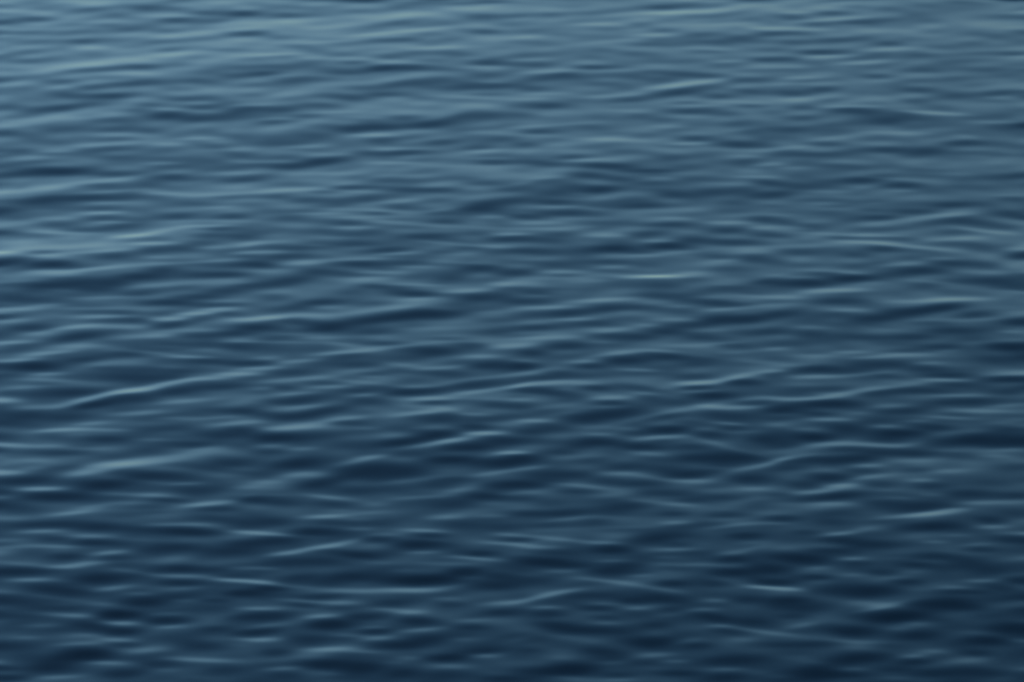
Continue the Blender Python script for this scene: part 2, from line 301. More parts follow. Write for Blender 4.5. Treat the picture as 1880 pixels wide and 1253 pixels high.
772,19440,-43,38,21,-13 1009,19421,-3,66,12,-12 1125,19398,-12,43,21,-17 1270,19413,14,71,18,12
1007,19377,-11,58,16,20 1120,19341,-28,59,16,16 1236,19302,-29,57,18,9 813,19343,6,84,23,14 1295,19357,0,76,24,-16
1461,19311,0,43,18,15 1035,19313,-3,43,23,-22 1144,19289,-7,48,18,-18 1456,19244,0,42,26,-31 889,19266,-9,69,29,-20
754,19201,0,29,29,-21 1000,19227,-47,42,32,-15 1212,19217,-8,38,16,11 1093,19162,21,62,20,12 1272,19166,-5,67,22,-25
868,19156,0,48,19,-15 883,19104,-12,53,13,11 970,19079,-19,34,13,9 743,19063,14,23,17,9 807,19041,0,42,11,9
1124,19085,17,74,34,-28 1316,19092,-10,65,20,12 1437,19125,-34,53,26,8 968,19032,3,57,23,-31 821,18993,-4,80,28,-33
1159,19006,-30,73,17,9 1397,18986,-4,88,37,-28 1041,19041,0,23,17,5 1023,18999,8,38,20,4 1433,18899,-37,41,14,11
833,18908,18,34,23,14 925,18922,3,57,18,22 759,18861,-7,45,20,14 1144,18939,0,67,25,-9 1343,18920,-17,38,20,5
924,18823,5,68,25,-25 1120,18814,0,61,14,12 1241,18836,4,74,17,22 758,18792,7,47,19,10 935,18738,-3,45,17,15
1095,18724,5,59,28,-33 1195,18761,18,52,25,-29 996,18666,5,49,25,-29 755,18709,-13,47,28,-14 1297,18699,-7,43,22,-16
1389,18759,10,76,17,6 1157,18650,-4,75,19,12 1298,18653,18,66,19,12 1408,18617,0,47,25,-26 835,18583,-6,49,18,11
1038,18562,-11,54,19,10 1207,18550,0,64,24,-27 853,18522,5,58,27,-22 1367,18540,-10,30,14,12 735,18510,-9,33,16,5
1046,18501,0,84,19,-24 951,18595,-8,37,16,5 1142,18592,0,49,16,3 -1376,18451,11,66,16,18 -1380,18402,0,59,24,-16
-1155,18416,11,63,19,12 -1021,18414,0,41,21,-14 -932,18413,-3,56,13,7 -742,18461,4,43,12,12 -740,18399,7,43,24,-17
-1363,18288,11,68,17,21 -1249,18358,26,56,17,18 -1148,18301,15,40,16,-13 -989,18361,-28,64,16,14
-865,18322,-6,52,13,18 -829,18389,7,65,13,6 -815,18281,-14,63,20,-24 -726,18275,9,33,19,-18 -1283,18239,5,64,29,-21
-1111,18225,0,29,12,-9 -1248,18181,0,40,14,15 -1374,18176,-8,50,21,-15 -1035,18260,6,92,26,6 -926,18207,-6,96,21,-23
-897,18227,-28,52,12,7 -1009,18140,3,90,31,-25 -741,18178,0,51,17,22 -715,18230,25,24,16,10 -1242,18122,-17,87,17,13
-1262,18067,8,73,16,10 -829,18137,11,53,17,22 -909,18108,39,45,18,20 -1013,18038,36,64,21,33 -1120,17972,70,61,26,24
-1241,17898,13,68,23,17 -1194,18027,13,87,31,-27 -1370,17981,0,40,17,11 -810,18067,7,80,23,-36
-903,18024,20,43,26,-23 -1031,17958,16,72,31,-40 -1115,17918,54,42,20,-26 -888,17943,24,83,18,15
-718,18055,18,33,17,10 -732,17929,46,50,26,3 -739,17861,-19,60,20,-20 -1003,17845,9,72,19,15 -1247,17821,18,93,33,-28
-1319,17761,-18,76,25,-17 -898,17805,3,41,13,10 -799,17804,20,57,13,9 -1197,17710,13,50,15,20 -1082,17710,-7,65,13,15
-1111,17766,17,39,11,8 -922,17723,-5,54,25,-27 -726,17760,25,50,18,15 -1337,17666,-15,51,25,-13
-1082,17639,-5,61,22,-27 -1193,17637,-43,51,27,-18 -931,17628,-5,54,12,9 -740,17659,0,68,27,-29
-720,17706,-8,36,18,-18 -1331,17594,-14,52,17,25 -1223,17576,0,55,16,12 -1113,17554,10,53,15,9
-1347,17548,-34,33,12,-18 -1196,17521,-7,75,18,-22 -946,17533,3,55,27,-27 -858,17587,10,53,20,-16
-807,17559,28,39,22,12 -932,17483,23,95,20,10 -1235,17461,0,39,17,10 -1343,17494,-65,33,17,7 -986,17436,20,94,22,24
-1071,17371,39,62,27,22 -1318,17356,16,47,18,17 -1241,17398,-8,32,15,8 -1166,17401,15,37,19,-18
-721,17442,5,56,29,-27 -936,17347,0,70,27,-28 -797,17401,-23,71,17,-9 -709,17396,-23,46,15,8 -1232,17302,-4,67,26,-22
-1062,17269,0,67,31,-42 -940,17291,-19,42,14,8 -838,17274,4,38,14,16 -1206,17233,7,52,19,27 -1319,17213,-12,37,19,-23
-811,17222,5,56,29,-27 -719,17342,0,58,19,6 -689,17248,8,31,17,9 -1300,17171,20,52,17,13 -1150,17169,-3,91,28,-38
-980,17190,-9,88,18,17 -686,17155,-17,32,17,-18 -772,17119,29,55,19,21 -692,17166,62,26,17,9 -883,17149,-16,44,12,-21
-1073,17095,35,37,21,12 -1292,17101,-6,56,28,-19 -944,17090,-5,56,16,-12 -760,17077,0,45,16,-26 -981,17124,-9,56,12,5
-625,18455,-2,74,13,11 -472,18441,-27,34,13,8 -346,18447,0,41,12,-14 -459,18362,22,59,17,20 -308,18414,26,92,20,15
-160,18459,0,56,12,8 -632,18399,-5,65,27,-10 -224,18376,25,83,37,-34 -418,18322,3,92,24,-19 -30,18417,10,30,24,15
-104,18426,-16,37,19,-8 -667,18316,11,28,16,9 -568,18291,21,51,17,15 -676,18272,0,17,16,-19 -490,18257,10,92,26,-15
-79,18328,-7,43,17,14 -168,18319,0,46,19,6 -660,18227,9,31,16,15 -610,18195,-10,59,24,-14 -297,18257,-32,46,18,10
-206,18227,17,51,17,15 -133,18254,20,29,16,8 -52,18245,6,52,29,-25 -187,18186,4,70,21,-17 -575,18131,26,91,21,17
-397,18213,24,73,24,10 -374,18181,-13,22,10,-7 -381,18152,8,22,10,7 -292,18175,-12,24,12,6 -253,18125,0,40,21,-10
-79,18140,33,79,18,12 -486,18096,0,40,12,-9 -93,18093,14,64,26,-23 -395,18099,-28,73,16,9 -664,18053,13,22,16,13
-602,18058,-11,26,18,-20 -489,18064,7,40,16,14 -255,18064,7,44,17,14 -175,18087,40,36,16,10 -573,18006,16,53,14,13
-73,18037,41,73,17,16 -530,17969,14,80,28,-28 -398,17993,20,34,15,15 -408,18027,0,36,15,-17 -257,18027,9,64,26,-17
-662,18004,-26,22,18,-11 -205,17966,0,49,15,18 -69,17963,-17,69,15,7 -306,18006,17,51,18,-16 -380,17929,19,61,31,-28
-207,17931,0,33,14,-22 -33,17901,-17,33,26,-19 -645,17918,-31,37,20,6 -539,17901,12,47,18,10 -642,17832,0,36,23,-24
-527,17844,51,78,30,-30 -264,17901,-31,55,18,8 -247,17838,30,56,20,23 -168,17872,-48,24,18,12 -105,17830,-7,40,14,14
-622,17770,0,54,15,8 -570,17728,21,68,23,23 -443,17796,32,61,20,18 -424,17756,-6,43,20,-22 -223,17787,10,58,30,-22
-97,17731,-12,47,18,-25 -384,17718,-7,25,11,8 -101,17776,9,65,18,-11 -240,17714,0,39,15,9 -82,17675,0,47,16,29
-625,17648,24,46,25,-27 -260,17623,51,71,32,-38 -208,17678,-4,72,25,-24 -222,17590,40,105,22,19 -162,17620,21,27,15,8
-637,17579,9,32,17,10 -547,17551,8,35,16,13 -632,17532,0,36,15,-11 -421,17614,0,50,25,-11 -536,17648,-17,65,30,-11
-114,17554,11,50,22,-25 -32,17631,-17,32,22,-11 -365,17488,28,39,16,18 -414,17447,36,53,19,14 -18,17516,6,18,15,19
-67,17488,17,32,17,8 -266,17510,9,60,25,-14 -537,17436,4,71,34,-41 -159,17469,6,46,22,-29 -49,17436,-5,49,29,-39
-324,17379,-6,92,39,-43 -280,17472,0,32,15,5 -528,17361,30,63,24,17 -434,17423,52,31,17,9 -470,17302,53,55,26,-32
-492,17339,29,28,17,9 -265,17307,31,61,17,13 -159,17382,6,46,15,8 -149,17318,7,37,17,-23 -49,17363,44,49,19,15
-628,17293,0,32,17,10 -614,17245,0,44,29,11 -282,17245,11,96,29,-26 -128,17272,9,58,22,13 -612,17187,0,44,12,8
-478,17179,-29,46,14,15 -230,17174,13,63,17,16 -133,17232,23,35,19,11 -54,17179,-6,44,21,-26 -32,17267,0,32,24,-23
-605,17129,-11,49,21,-19 -445,17126,-6,42,19,-28 -337,17124,0,38,21,13 -195,17126,3,83,28,-24 -17,17195,-15,17,14,11
-56,17129,0,28,16,8 -426,17071,0,38,12,11 30,18426,20,30,27,16 156,18408,0,52,24,-16 56,18355,0,26,21,-26
249,18455,-10,41,13,8 474,18425,3,65,19,14 586,18452,15,47,13,10 304,18360,34,67,19,16 407,18373,-16,37,15,16
508,18334,-23,64,16,8 317,18289,0,52,27,-31 421,18328,-5,59,24,-28 614,18417,8,35,19,-10 635,18376,24,62,16,8
33,18289,-18,33,16,12 188,18283,0,33,15,13 29,18245,10,29,21,-27 212,18242,0,28,17,-21 51,18195,34,51,21,12
345,18212,-11,44,14,18 660,18283,-18,33,19,11 525,18260,6,101,19,-8 125,18189,0,33,16,-17 62,18148,14,40,16,-15
486,18163,6,46,21,-15 648,18179,44,43,18,14 22,18076,66,22,17,18 91,18100,25,62,18,20 501,18102,12,48,18,28
586,18131,47,37,17,16 621,18102,0,37,21,-30 47,18040,4,47,18,-27 194,18097,-18,26,16,9 401,18053,8,37,18,9
345,18058,-25,34,18,-20 224,18055,-24,24,18,-15 138,17998,-13,44,21,-25 131,18041,-13,22,13,8 494,18059,6,31,13,-17
502,18024,7,44,15,16 357,18008,-26,29,13,14 263,17970,10,45,18,17 29,17958,20,29,18,13 69,17995,-18,47,14,9
534,17987,2,55,21,-25 359,17963,0,33,21,-17 650,17969,17,33,18,9 261,17927,0,29,15,-16 18,17895,0,18,25,-17
107,17901,32,53,20,10 268,17892,7,43,13,12 523,17903,-11,27,15,16 615,17889,9,65,15,14 640,17929,0,42,14,-19
267,17838,9,65,30,-43 183,17785,7,40,28,-26 402,17841,56,86,20,13 155,17844,12,47,15,8 88,17844,17,34,18,-13
59,17778,-4,38,15,20 387,17799,37,45,20,-17 591,17824,10,87,30,-24 571,17758,-19,39,13,19 219,17734,-5,61,18,8
312,17716,-3,32,15,11 407,17712,6,45,23,-33 458,17768,-10,27,15,-15 393,17742,0,20,11,5 50,17681,0,36,20,-24
579,17718,-7,23,15,-22 498,17712,11,25,15,9 326,17675,17,32,15,-18 229,17670,0,29,12,12 404,17653,12,47,20,22
339,17628,26,32,17,10 510,17614,-73,45,17,10 517,17673,-10,27,17,-15 239,17614,-12,46,25,-33 403,17615,4,25,15,-10
653,17631,-31,18,27,-27 178,17581,0,21,25,-11 363,17562,-17,50,20,-27 477,17567,-8,36,20,-25 621,17689,7,41,12,7
611,17526,-59,56,17,10 20,17516,-6,20,15,23 135,17581,19,29,15,5 131,17526,0,25,14,-11 179,17491,22,62,22,12
351,17518,-41,60,20,12 499,17474,-5,53,27,-36 588,17488,-10,57,27,-32 35,17461,0,35,27,-36 265,17434,-10,53,29,-20
529,17406,0,35,15,9 42,17398,32,42,17,15 623,17409,46,41,18,14 84,17350,-5,56,27,-30 268,17363,0,42,19,16
379,17390,-37,44,31,-14 449,17350,6,44,22,-23 618,17318,-6,42,29,-37 355,17331,-42,38,16,8 448,17307,-6,44,17,18
230,17302,-8,33,19,-18 105,17304,-15,35,14,-7 35,17269,-23,35,26,-30 180,17261,-28,58,16,15 322,17275,6,42,19,-23
626,17240,0,31,17,14 518,17232,6,42,14,5 45,17222,18,45,21,11 265,17190,27,49,26,15 157,17216,-5,52,12,-9
402,17203,0,52,19,-14 513,17179,-6,45,19,-19 288,17100,6,45,26,-43 421,17119,-14,38,15,15 31,17161,0,31,19,-12
155,17134,8,68,21,-12 332,17142,-24,33,14,10 538,17077,0,17,14,5 615,17155,39,41,19,6 461,17153,-10,26,14,-14
28,17084,9,28,16,4 1287,17412,0,94,29,-10 1295,17356,5,71,29,-9 721,18399,12,24,16,12 922,18367,0,41,13,13
828,18336,-2,52,16,11 979,18320,15,48,16,16 1073,18345,3,59,17,16 1188,18385,0,28,17,9 1362,18452,8,86,19,12
1153,18417,-6,46,19,-16 1060,18382,8,37,15,-13 1374,18401,-12,64,29,-22 712,18275,-16,18,21,10 777,18251,6,48,18,8
713,18198,13,22,14,17 980,18257,4,66,26,-37 838,18213,14,81,24,-33 1124,18269,7,41,16,15 1128,18215,3,55,20,-27
1177,18169,-5,55,18,-24 1345,18294,-7,98,34,-16 821,18154,10,59,17,17 947,18176,25,67,16,13 1167,18127,-7,55,14,20
1350,18173,17,74,24,19 710,18140,-13,22,24,-19 1022,18151,-27,33,18,-15 760,18081,4,73,16,4 802,18047,5,58,18,-13
778,17956,9,49,15,20 884,18001,50,63,21,18 1005,18055,27,65,19,18 1089,18105,24,37,18,9 1351,18134,5,70,21,-24
1174,18084,0,42,18,-17 701,17966,-16,18,15,12 1041,18021,16,73,26,-21 1182,17995,0,69,15,15 800,17912,7,84,26,-41
708,17872,20,29,23,-30 822,18012,-10,29,10,2 1006,17901,10,58,23,14 1036,17858,6,47,22,-32 1140,17912,-23,25,18,6
1197,17949,6,51,23,-25 1321,18021,0,36,18,-15 1333,17918,24,74,17,12 1253,17865,-7,68,17,20 723,17831,4,45,14,13
819,17838,0,25,13,-18 840,17790,-6,45,15,21 924,17844,0,22,13,7 1156,17809,-13,54,15,22 1075,17781,3,32,13,12
704,17796,10,27,15,-8 770,17709,0,32,15,9 693,17748,0,18,18,9 875,17726,0,36,23,-18 980,17736,-3,32,15,15
1102,17734,-7,39,18,-21 1027,17681,0,47,22,-41 993,17639,-8,36,20,-22 1357,17797,11,40,15,10 1283,17762,9,33,13,6
1178,17689,12,69,17,11 1348,17710,-10,43,13,-11 703,17631,-35,32,30,-31 783,17653,0,39,22,-27 1278,17632,4,150,35,-31
1307,17632,-33,81,25,-16 729,17554,36,61,25,11 859,17595,-4,68,21,19 976,17584,-6,50,19,22 1046,17603,32,34,20,12
1316,17559,16,65,17,16 1137,17548,0,43,16,10 1257,17502,-7,41,16,9 864,17548,0,60,17,-18 1001,17521,-9,64,22,-29
686,17455,75,22,17,19 730,17480,23,36,15,17 796,17502,-7,41,15,12 796,17455,8,67,27,-29 889,17474,-5,53,24,-31
1030,17463,13,61,20,9 1162,17488,-16,35,20,-7 922,17423,0,32,13,13 798,17377,17,48,17,9 899,17382,-7,39,17,-21
723,17404,25,32,17,-16 1047,17388,8,32,19,-21 1134,17377,16,50,15,10 815,17326,13,42,29,-37 917,17328,31,61,17,15
848,17264,8,35,17,19 748,17272,0,37,26,-30 776,17214,22,49,19,18 939,17269,0,35,22,-31 1055,17301,0,26,13,14
1078,17253,8,35,19,-16 812,17174,31,60,21,-31 958,17224,0,21,11,7 1083,17187,0,26,14,9 1189,17203,0,61,24,-27
1310,17182,0,44,21,-28 1135,17326,10,53,17,-6 682,17192,0,26,12,-11 716,17121,13,63,19,7 820,17121,-6,42,16,11
1000,17156,-14,31,12,10 946,17129,0,42,19,-25 1053,17108,9,59,26,-31 1210,17129,8,70,16,15 1120,17077,0,35,14,16
-1119,17048,23,44,14,16 -1286,17010,-6,56,19,6 -1007,17030,-5,52,19,-12 -904,17051,8,35,12,-12
-1179,16963,3,76,21,-30 -1033,16936,-7,69,23,-46 -855,16955,7,76,16,18 -832,16905,-5,83,21,-41
-681,16905,-12,35,14,19 -706,16986,-27,58,26,-16 -1186,16914,10,51,15,16 -1053,16873,0,45,17,15
-1143,16856,-4,26,13,-17 -1283,16844,8,46,14,10 -1148,16798,-6,55,13,16 -1030,16822,-10,52,16,-29
-871,16784,13,58,25,-32 -911,16842,-15,69,14,6 -999,16753,29,44,18,20 -1279,16789,5,46,12,10 -728,16766,0,60,23,-17
-1110,16723,-7,34,18,-17 -990,16710,8,37,16,-32 -682,16817,0,39,21,-17 -862,16713,-6,43,23,9 -1254,16668,-20,64,16,12
-1123,16642,4,39,16,19 -1049,16670,23,44,18,16 -1242,16610,0,71,20,-30 -851,16643,-15,85,19,-25 -668,16639,5,30,13,15
-939,16608,-37,47,13,13 -828,16583,-4,64,16,18 -681,16548,-16,47,13,31 -999,16571,0,68,29,-30 -681,16586,-3,36,13,-21
-1194,16548,0,47,16,23 -1105,16538,-9,27,13,8 -1108,16474,-20,61,20,-33 -985,16492,34,43,19,18
-817,16532,-4,35,14,-23 -919,16450,-9,27,11,13 -901,16499,6,40,20,8 -802,16494,18,42,15,10 -1262,16460,-18,41,15,11
-906,16389,-19,51,24,-39 -668,16457,0,30,16,-27 -729,16406,-9,27,13,-22 -1124,16423,-28,53,13,9
-1227,16391,-16,71,22,-18 -1001,16377,-9,29,15,12 -810,16406,7,33,13,10 -644,16348,-14,17,13,14
-1085,16301,-12,54,17,23 -959,16309,-7,33,19,-44 -842,16311,3,37,14,15 -1104,16353,5,50,13,-12
-1229,16291,-5,62,17,-18 -835,16262,0,38,16,-42 -952,16248,-3,43,15,18 -1150,16226,2,43,14,11 -831,16223,8,30,11,11
-1005,16221,-40,59,19,-29 -655,16288,16,30,19,-26 -939,16187,0,26,17,-29 -723,16206,0,25,13,-13
-644,16180,10,23,17,-29 -1024,16163,0,33,16,14 -949,16130,-12,40,15,18 -1174,16140,0,26,13,11 -639,16133,-12,20,14,19
-663,16095,7,34,17,9 -1220,16086,-5,56,25,-29 -1056,16095,14,49,15,15 -760,16107,-28,50,27,-27
-937,16093,-16,30,13,-16 -1036,16034,-5,46,27,-51 -865,16055,23,41,21,11 -974,15974,-15,46,15,20
-739,15987,-11,66,16,23 -843,15967,0,33,17,-24 -1089,15934,0,46,21,-30 -1231,15967,-40,37,12,6
-1229,15934,0,36,14,-16 -1214,15902,0,49,17,12 -930,15895,-7,33,23,-33 -831,15920,0,29,14,11 -1082,15877,14,48,15,17
-688,15925,0,49,23,-19 -1221,15865,0,39,14,-14 -844,15865,0,26,16,-14 -742,15867,-6,41,14,6 -484,17022,13,41,15,20
-391,17048,20,52,14,14 -606,16986,-36,44,26,-19 -173,17020,6,41,19,16 -45,17030,8,35,15,12 -421,16978,4,62,16,-22
-91,16955,-6,91,23,-19 -389,16930,3,38,14,15 -603,16888,-24,43,14,21 -227,16917,-14,48,13,19 -485,16911,-6,45,21,-33
-508,16873,-9,55,10,7 -209,16879,-3,31,14,-29 -17,16891,-15,17,14,13 -575,16840,5,51,23,-27 -411,16834,57,41,19,18
-495,16786,35,44,17,26 -569,16746,27,37,16,20 -233,16814,-5,55,25,-47 -318,16886,8,33,16,11 -336,16850,-7,34,18,-20
-34,16822,-21,34,13,20 -182,16840,-22,34,11,7 -222,16759,4,37,11,13 -399,16738,-34,51,18,-32 -516,16690,-7,68,27,-22
-116,16718,-20,37,12,20 -51,16698,-25,31,12,14 -72,16745,-4,24,14,-23 -324,16679,-6,25,12,6 -613,16639,-6,24,13,17
-173,16670,-8,65,13,10 -120,16617,0,32,20,-38 -274,16620,0,17,11,6 -390,16580,-12,42,27,-25 -236,16553,4,61,24,-41
-113,16571,0,32,13,12 -30,16580,-16,30,20,-30 -613,16532,-19,20,15,24 -542,16509,-17,44,14,11 -400,16476,-15,57,19,18
-265,16483,2,84,18,24 -533,16571,15,34,18,-15 -47,16509,-5,47,26,-20 -145,16511,29,17,11,8 -592,16489,-12,20,11,-20
-459,16438,0,37,13,-21 -515,16404,-21,47,13,17 -421,16390,-7,47,14,14 -294,16389,0,33,20,-18 -166,16421,-11,22,10,9
-38,16389,25,38,15,12 -152,16379,0,25,15,-17 -524,16372,-20,37,12,-23 -600,16345,-11,27,13,16 -307,16343,-7,33,13,13
-253,16321,0,33,16,20 -427,16349,-4,27,11,-18 -588,16283,0,37,24,-22 -462,16291,9,36,15,19 -352,16290,6,40,19,-34
-236,16261,-7,37,19,-39 -438,16235,0,40,24,-42 -93,16264,14,33,14,13 -35,16319,-10,25,17,-16 -590,16232,22,33,15,9
-96,16215,-3,30,15,-26 -334,16214,0,23,10,11 -337,16186,-4,26,13,-26 -218,16197,21,46,16,19 -602,16187,24,20,15,-30
-399,16159,-13,36,13,13 -330,16137,7,33,18,21 -592,16130,7,28,16,22 -488,16137,-6,40,28,-24 -204,16142,6,40,25,-37
-125,16130,0,33,14,10 -286,16086,5,49,21,-40 -440,16060,0,53,16,21 -354,16041,0,33,10,11 -570,16032,0,26,23,-27
-62,16019,3,29,14,17 -245,16001,0,23,17,14 -157,16004,9,33,17,-35 -62,16053,16,43,13,-16 -287,15969,-9,26,10,8
-135,15946,-6,38,18,14 -424,15950,-5,46,23,-44 -355,15930,0,36,25,-44 -547,15928,17,45,16,20 -429,15895,-12,20,12,9
-536,15883,0,29,19,-27 -262,15897,0,24,25,-22 -34,15895,-9,24,16,6 -91,15874,-14,33,16,-5 -29,15856,0,29,14,-25
80,17047,3,52,19,-33 121,17002,30,52,16,12 242,17019,-2,69,16,7 415,17043,0,17,14,-19 548,17029,3,47,16,-26
417,16975,13,31,15,20 529,16943,24,36,15,16 607,16965,12,42,14,14 218,16990,-4,24,16,-12 107,16927,4,65,16,7
284,16942,3,78,14,9 51,16873,-20,51,13,11 147,16842,-23,44,11,12 233,16819,-6,41,13,17 24,16851,-6,24,11,-18
27,16809,-28,27,15,18 75,16787,2,41,15,17 360,16868,20,52,30,-27 583,16873,0,34,18,-34 429,16857,0,17,14,7
419,16812,0,26,14,-17 258,16768,-7,36,20,-37 416,16776,0,48,14,18 112,16746,0,31,14,-12 549,16741,16,31,18,16
611,16784,57,31,16,10 609,16824,7,34,14,10 26,16739,-6,26,20,10 251,16689,4,34,12,14 78,16681,-9,44,22,-47
378,16719,-6,24,10,9 551,16695,0,27,16,-22 458,16663,7,34,16,16 390,16665,-15,34,13,10 521,16653,-9,29,11,9
149,16660,0,20,16,-17 290,16658,7,36,20,-32 240,16618,20,37,22,-38 122,16620,12,41,18,15 541,16610,0,41,22,-40
620,16650,-30,17,29,-25 316,16587,0,29,13,15 379,16610,-18,27,16,6 51,16588,-25,30,13,8 51,16556,0,51,27,-28
212,16553,-28,44,13,15 295,16521,-47,42,18,14 380,16477,-45,43,16,14 396,16524,-10,25,15,-23 505,16521,0,20,18,-25
523,16556,-66,30,16,9 617,16551,-30,17,22,-28 607,16504,-10,25,14,28 124,16462,39,50,20,24 44,16411,50,44,16,19
184,16438,0,50,20,-23 298,16399,-21,23,17,-39 221,16379,-7,27,13,12 378,16404,-11,43,28,-36 499,16404,0,23,15,16
83,16350,0,33,14,19 304,16348,0,23,12,13 210,16349,-3,30,14,-26 90,16304,8,30,22,-42 467,16337,4,40,16,19
576,16408,0,27,20,-18 384,16345,0,17,13,-18 383,16302,16,30,15,11 489,16285,-41,30,19,-39 584,16254,0,40,24,-31
224,16285,-10,25,13,-21 229,16243,-3,30,14,14 103,16228,-20,36,21,-39 202,16192,-8,63,19,-29 504,16224,13,27,14,15
576,16199,-36,46,15,14 355,16235,0,23,21,-21 309,16252,10,23,13,4 16,16128,43,16,19,13 343,16123,-5,46,27,-43
526,16187,-26,36,17,-21 115,16154,-29,49,19,9 198,16116,14,33,21,8 413,16116,30,32,17,10 557,16128,-8,30,19,11
447,16088,0,26,16,-27 207,16050,0,36,21,-30 46,16053,-9,26,19,-24 351,16029,5,43,17,14 115,16001,-10,23,19,10
239,15974,8,29,12,11 391,15981,-4,21,12,16 533,15985,9,49,25,-43 298,16004,16,30,19,9 140,15936,5,42,23,-35
62,15909,-6,36,23,-22 521,15925,0,39,17,16 326,15939,-14,33,19,9 399,15900,-6,41,14,-25 513,15867,6,39,21,-30
132,15874,-18,50,16,10 256,15855,4,36,14,16 254,15893,0,26,12,-14 32,15865,0,32,14,-14 589,15902,20,23,17,9
684,17008,-5,35,16,-29 821,16978,-8,34,21,-26 676,16967,-6,28,10,10 971,17015,22,59,16,17 1070,17044,22,53,18,32
992,16937,5,48,25,-27 1092,16942,-5,52,25,-36 1209,16996,-25,20,21,-22 1212,16942,7,35,16,18 824,16886,31,42,16,23
739,16899,-4,24,16,-22 895,16924,19,28,18,9 1061,16825,0,21,11,13 832,16837,-14,37,23,-34 903,16812,-11,48,25,-42
1122,16878,0,17,10,9 1281,16888,0,52,15,13 1164,16805,20,33,15,14 1281,16837,-10,48,21,-37 1177,16766,0,31,14,-25
683,16776,0,41,25,8 721,16703,-14,54,25,-40 793,16766,0,39,16,-22 848,16705,0,29,14,20 959,16705,0,20,11,9
1076,16756,0,26,11,6 1068,16710,-11,47,18,-27 763,16642,6,24,16,16 667,16630,0,30,27,-35 862,16673,-7,34,13,-15
1011,16658,-7,34,13,-25 1154,16640,-7,76,34,-33 1015,16610,0,20,11,10 917,16603,-11,24,16,-20 845,16585,0,20,13,12
945,16562,4,27,13,12 756,16573,-12,20,13,-28 765,16536,0,17,13,10 654,16538,-12,20,15,-33 669,16490,-23,37,14,33
1161,16542,4,39,15,21 1257,16585,18,55,16,13 1274,16537,-13,33,17,-28 974,16533,-11,23,15,-23 863,16472,-8,64,33,-41
1086,16488,3,34,17,14 1003,16477,-20,48,15,7 1117,16460,-5,50,13,-26 856,16394,-12,40,22,11 921,16365,12,40,20,22
876,16331,39,37,14,14 972,16396,29,25,12,10 689,16408,0,40,17,-28 687,16350,-24,40,30,-26 1046,16384,9,57,26,-54
1115,16357,-7,33,20,-34 1216,16482,-25,20,20,-26 1267,16394,0,30,10,11 1257,16337,-11,36,17,-16
934,16285,19,64,26,-52 685,16297,0,27,15,-23 1159,16316,0,33,11,5 706,16230,39,37,17,14 985,16244,-33,29,17,10
933,16204,-12,20,13,8 1033,16271,-10,23,15,-16 660,16166,-30,39,16,14 833,16182,-9,53,28,-34 1227,16197,0,56,28,-40
1130,16178,-14,33,16,12 990,16154,10,46,25,-35 684,16093,7,66,19,-35 800,16121,-10,49,14,11 1239,16127,-9,39,15,19
899,16114,5,50,15,10 1147,16126,0,40,21,-40 851,16067,-14,49,23,9 1014,16050,0,23,17,13 1117,16041,0,25,15,-24
844,15997,27,60,25,-46 959,16013,0,23,15,17 967,15976,0,26,17,-27 1092,15987,22,53,23,14 732,15969,-12,20,15,10
665,16008,-10,49,21,9 728,15909,6,41,25,-44 808,15930,0,33,12,13 797,15890,-5,42,14,-27 1235,15925,-16,29,12,10
1019,15902,9,49,23,-30 1117,15913,-14,48,25,-25 922,15925,0,16,14,-14 1171,15872,9,25,19,9 921,15867,7,34,12,10
640,15877,8,29,14,10 239,19919,0,335,149,-4 992,20002,-7,415,175,-5 1192,18575,6,505,142,-5 -1309,19411,13,357,154,6
-1072,21426,30,420,184,4 209,19262,5,271,128,-3 592,20573,9,329,144,-3 -1068,20285,33,351,128,-3
1119,17655,15,535,129,-4 -375,17422,-7,318,126,-5 349,16434,5,403,122,-5 1076,16620,-16,451,134,-6
-1123,18479,51,608,38,4 -917,18061,50,300,36,2 -252,17556,72,338,30,4 -963,17391,78,265,29,2 707,17935,45,405,36,5
647,18154,48,268,37,5 658,17440,76,167,34,5 -108,18427,43,393,38,5 1104,16463,43,386,35,5 651,21146,72,301,41,5
-1286,20689,52,584,46,5 -1297,19970,44,458,37,5 -1180,19075,21,594,34,3 53,18049,29,401,31,4 1259,18912,29,412,34,3
-628,21746,23,558,51,4 468,18645,39,379,33,3 -288,17980,37,376,31,4 -1195,18704,33,497,28,4 -285,18818,46,376,33,4
535,18831,39,474,34,3 -715,19500,46,431,36,3 60,20073,41,442,38,3 371,17532,46,287,29,4 -1116,18364,51,605,43,-4
-912,17946,50,298,41,-4 -222,17446,71,337,44,-5 703,17822,45,403,40,-4 -108,18307,43,391,42,-4 648,21024,71,299,48,-2
-1279,20554,51,580,52,-3 -1289,19832,43,455,43,-3
"""
wv = np.array([[float(q) for q in w.split(",")] for w in WAVELETS.split()])
wv[:, :2] /= 1000.0; wv[:, 2] /= 100.0; wv[:, 3:5] /= 1000.0; wv[:, 5] /= 10.0
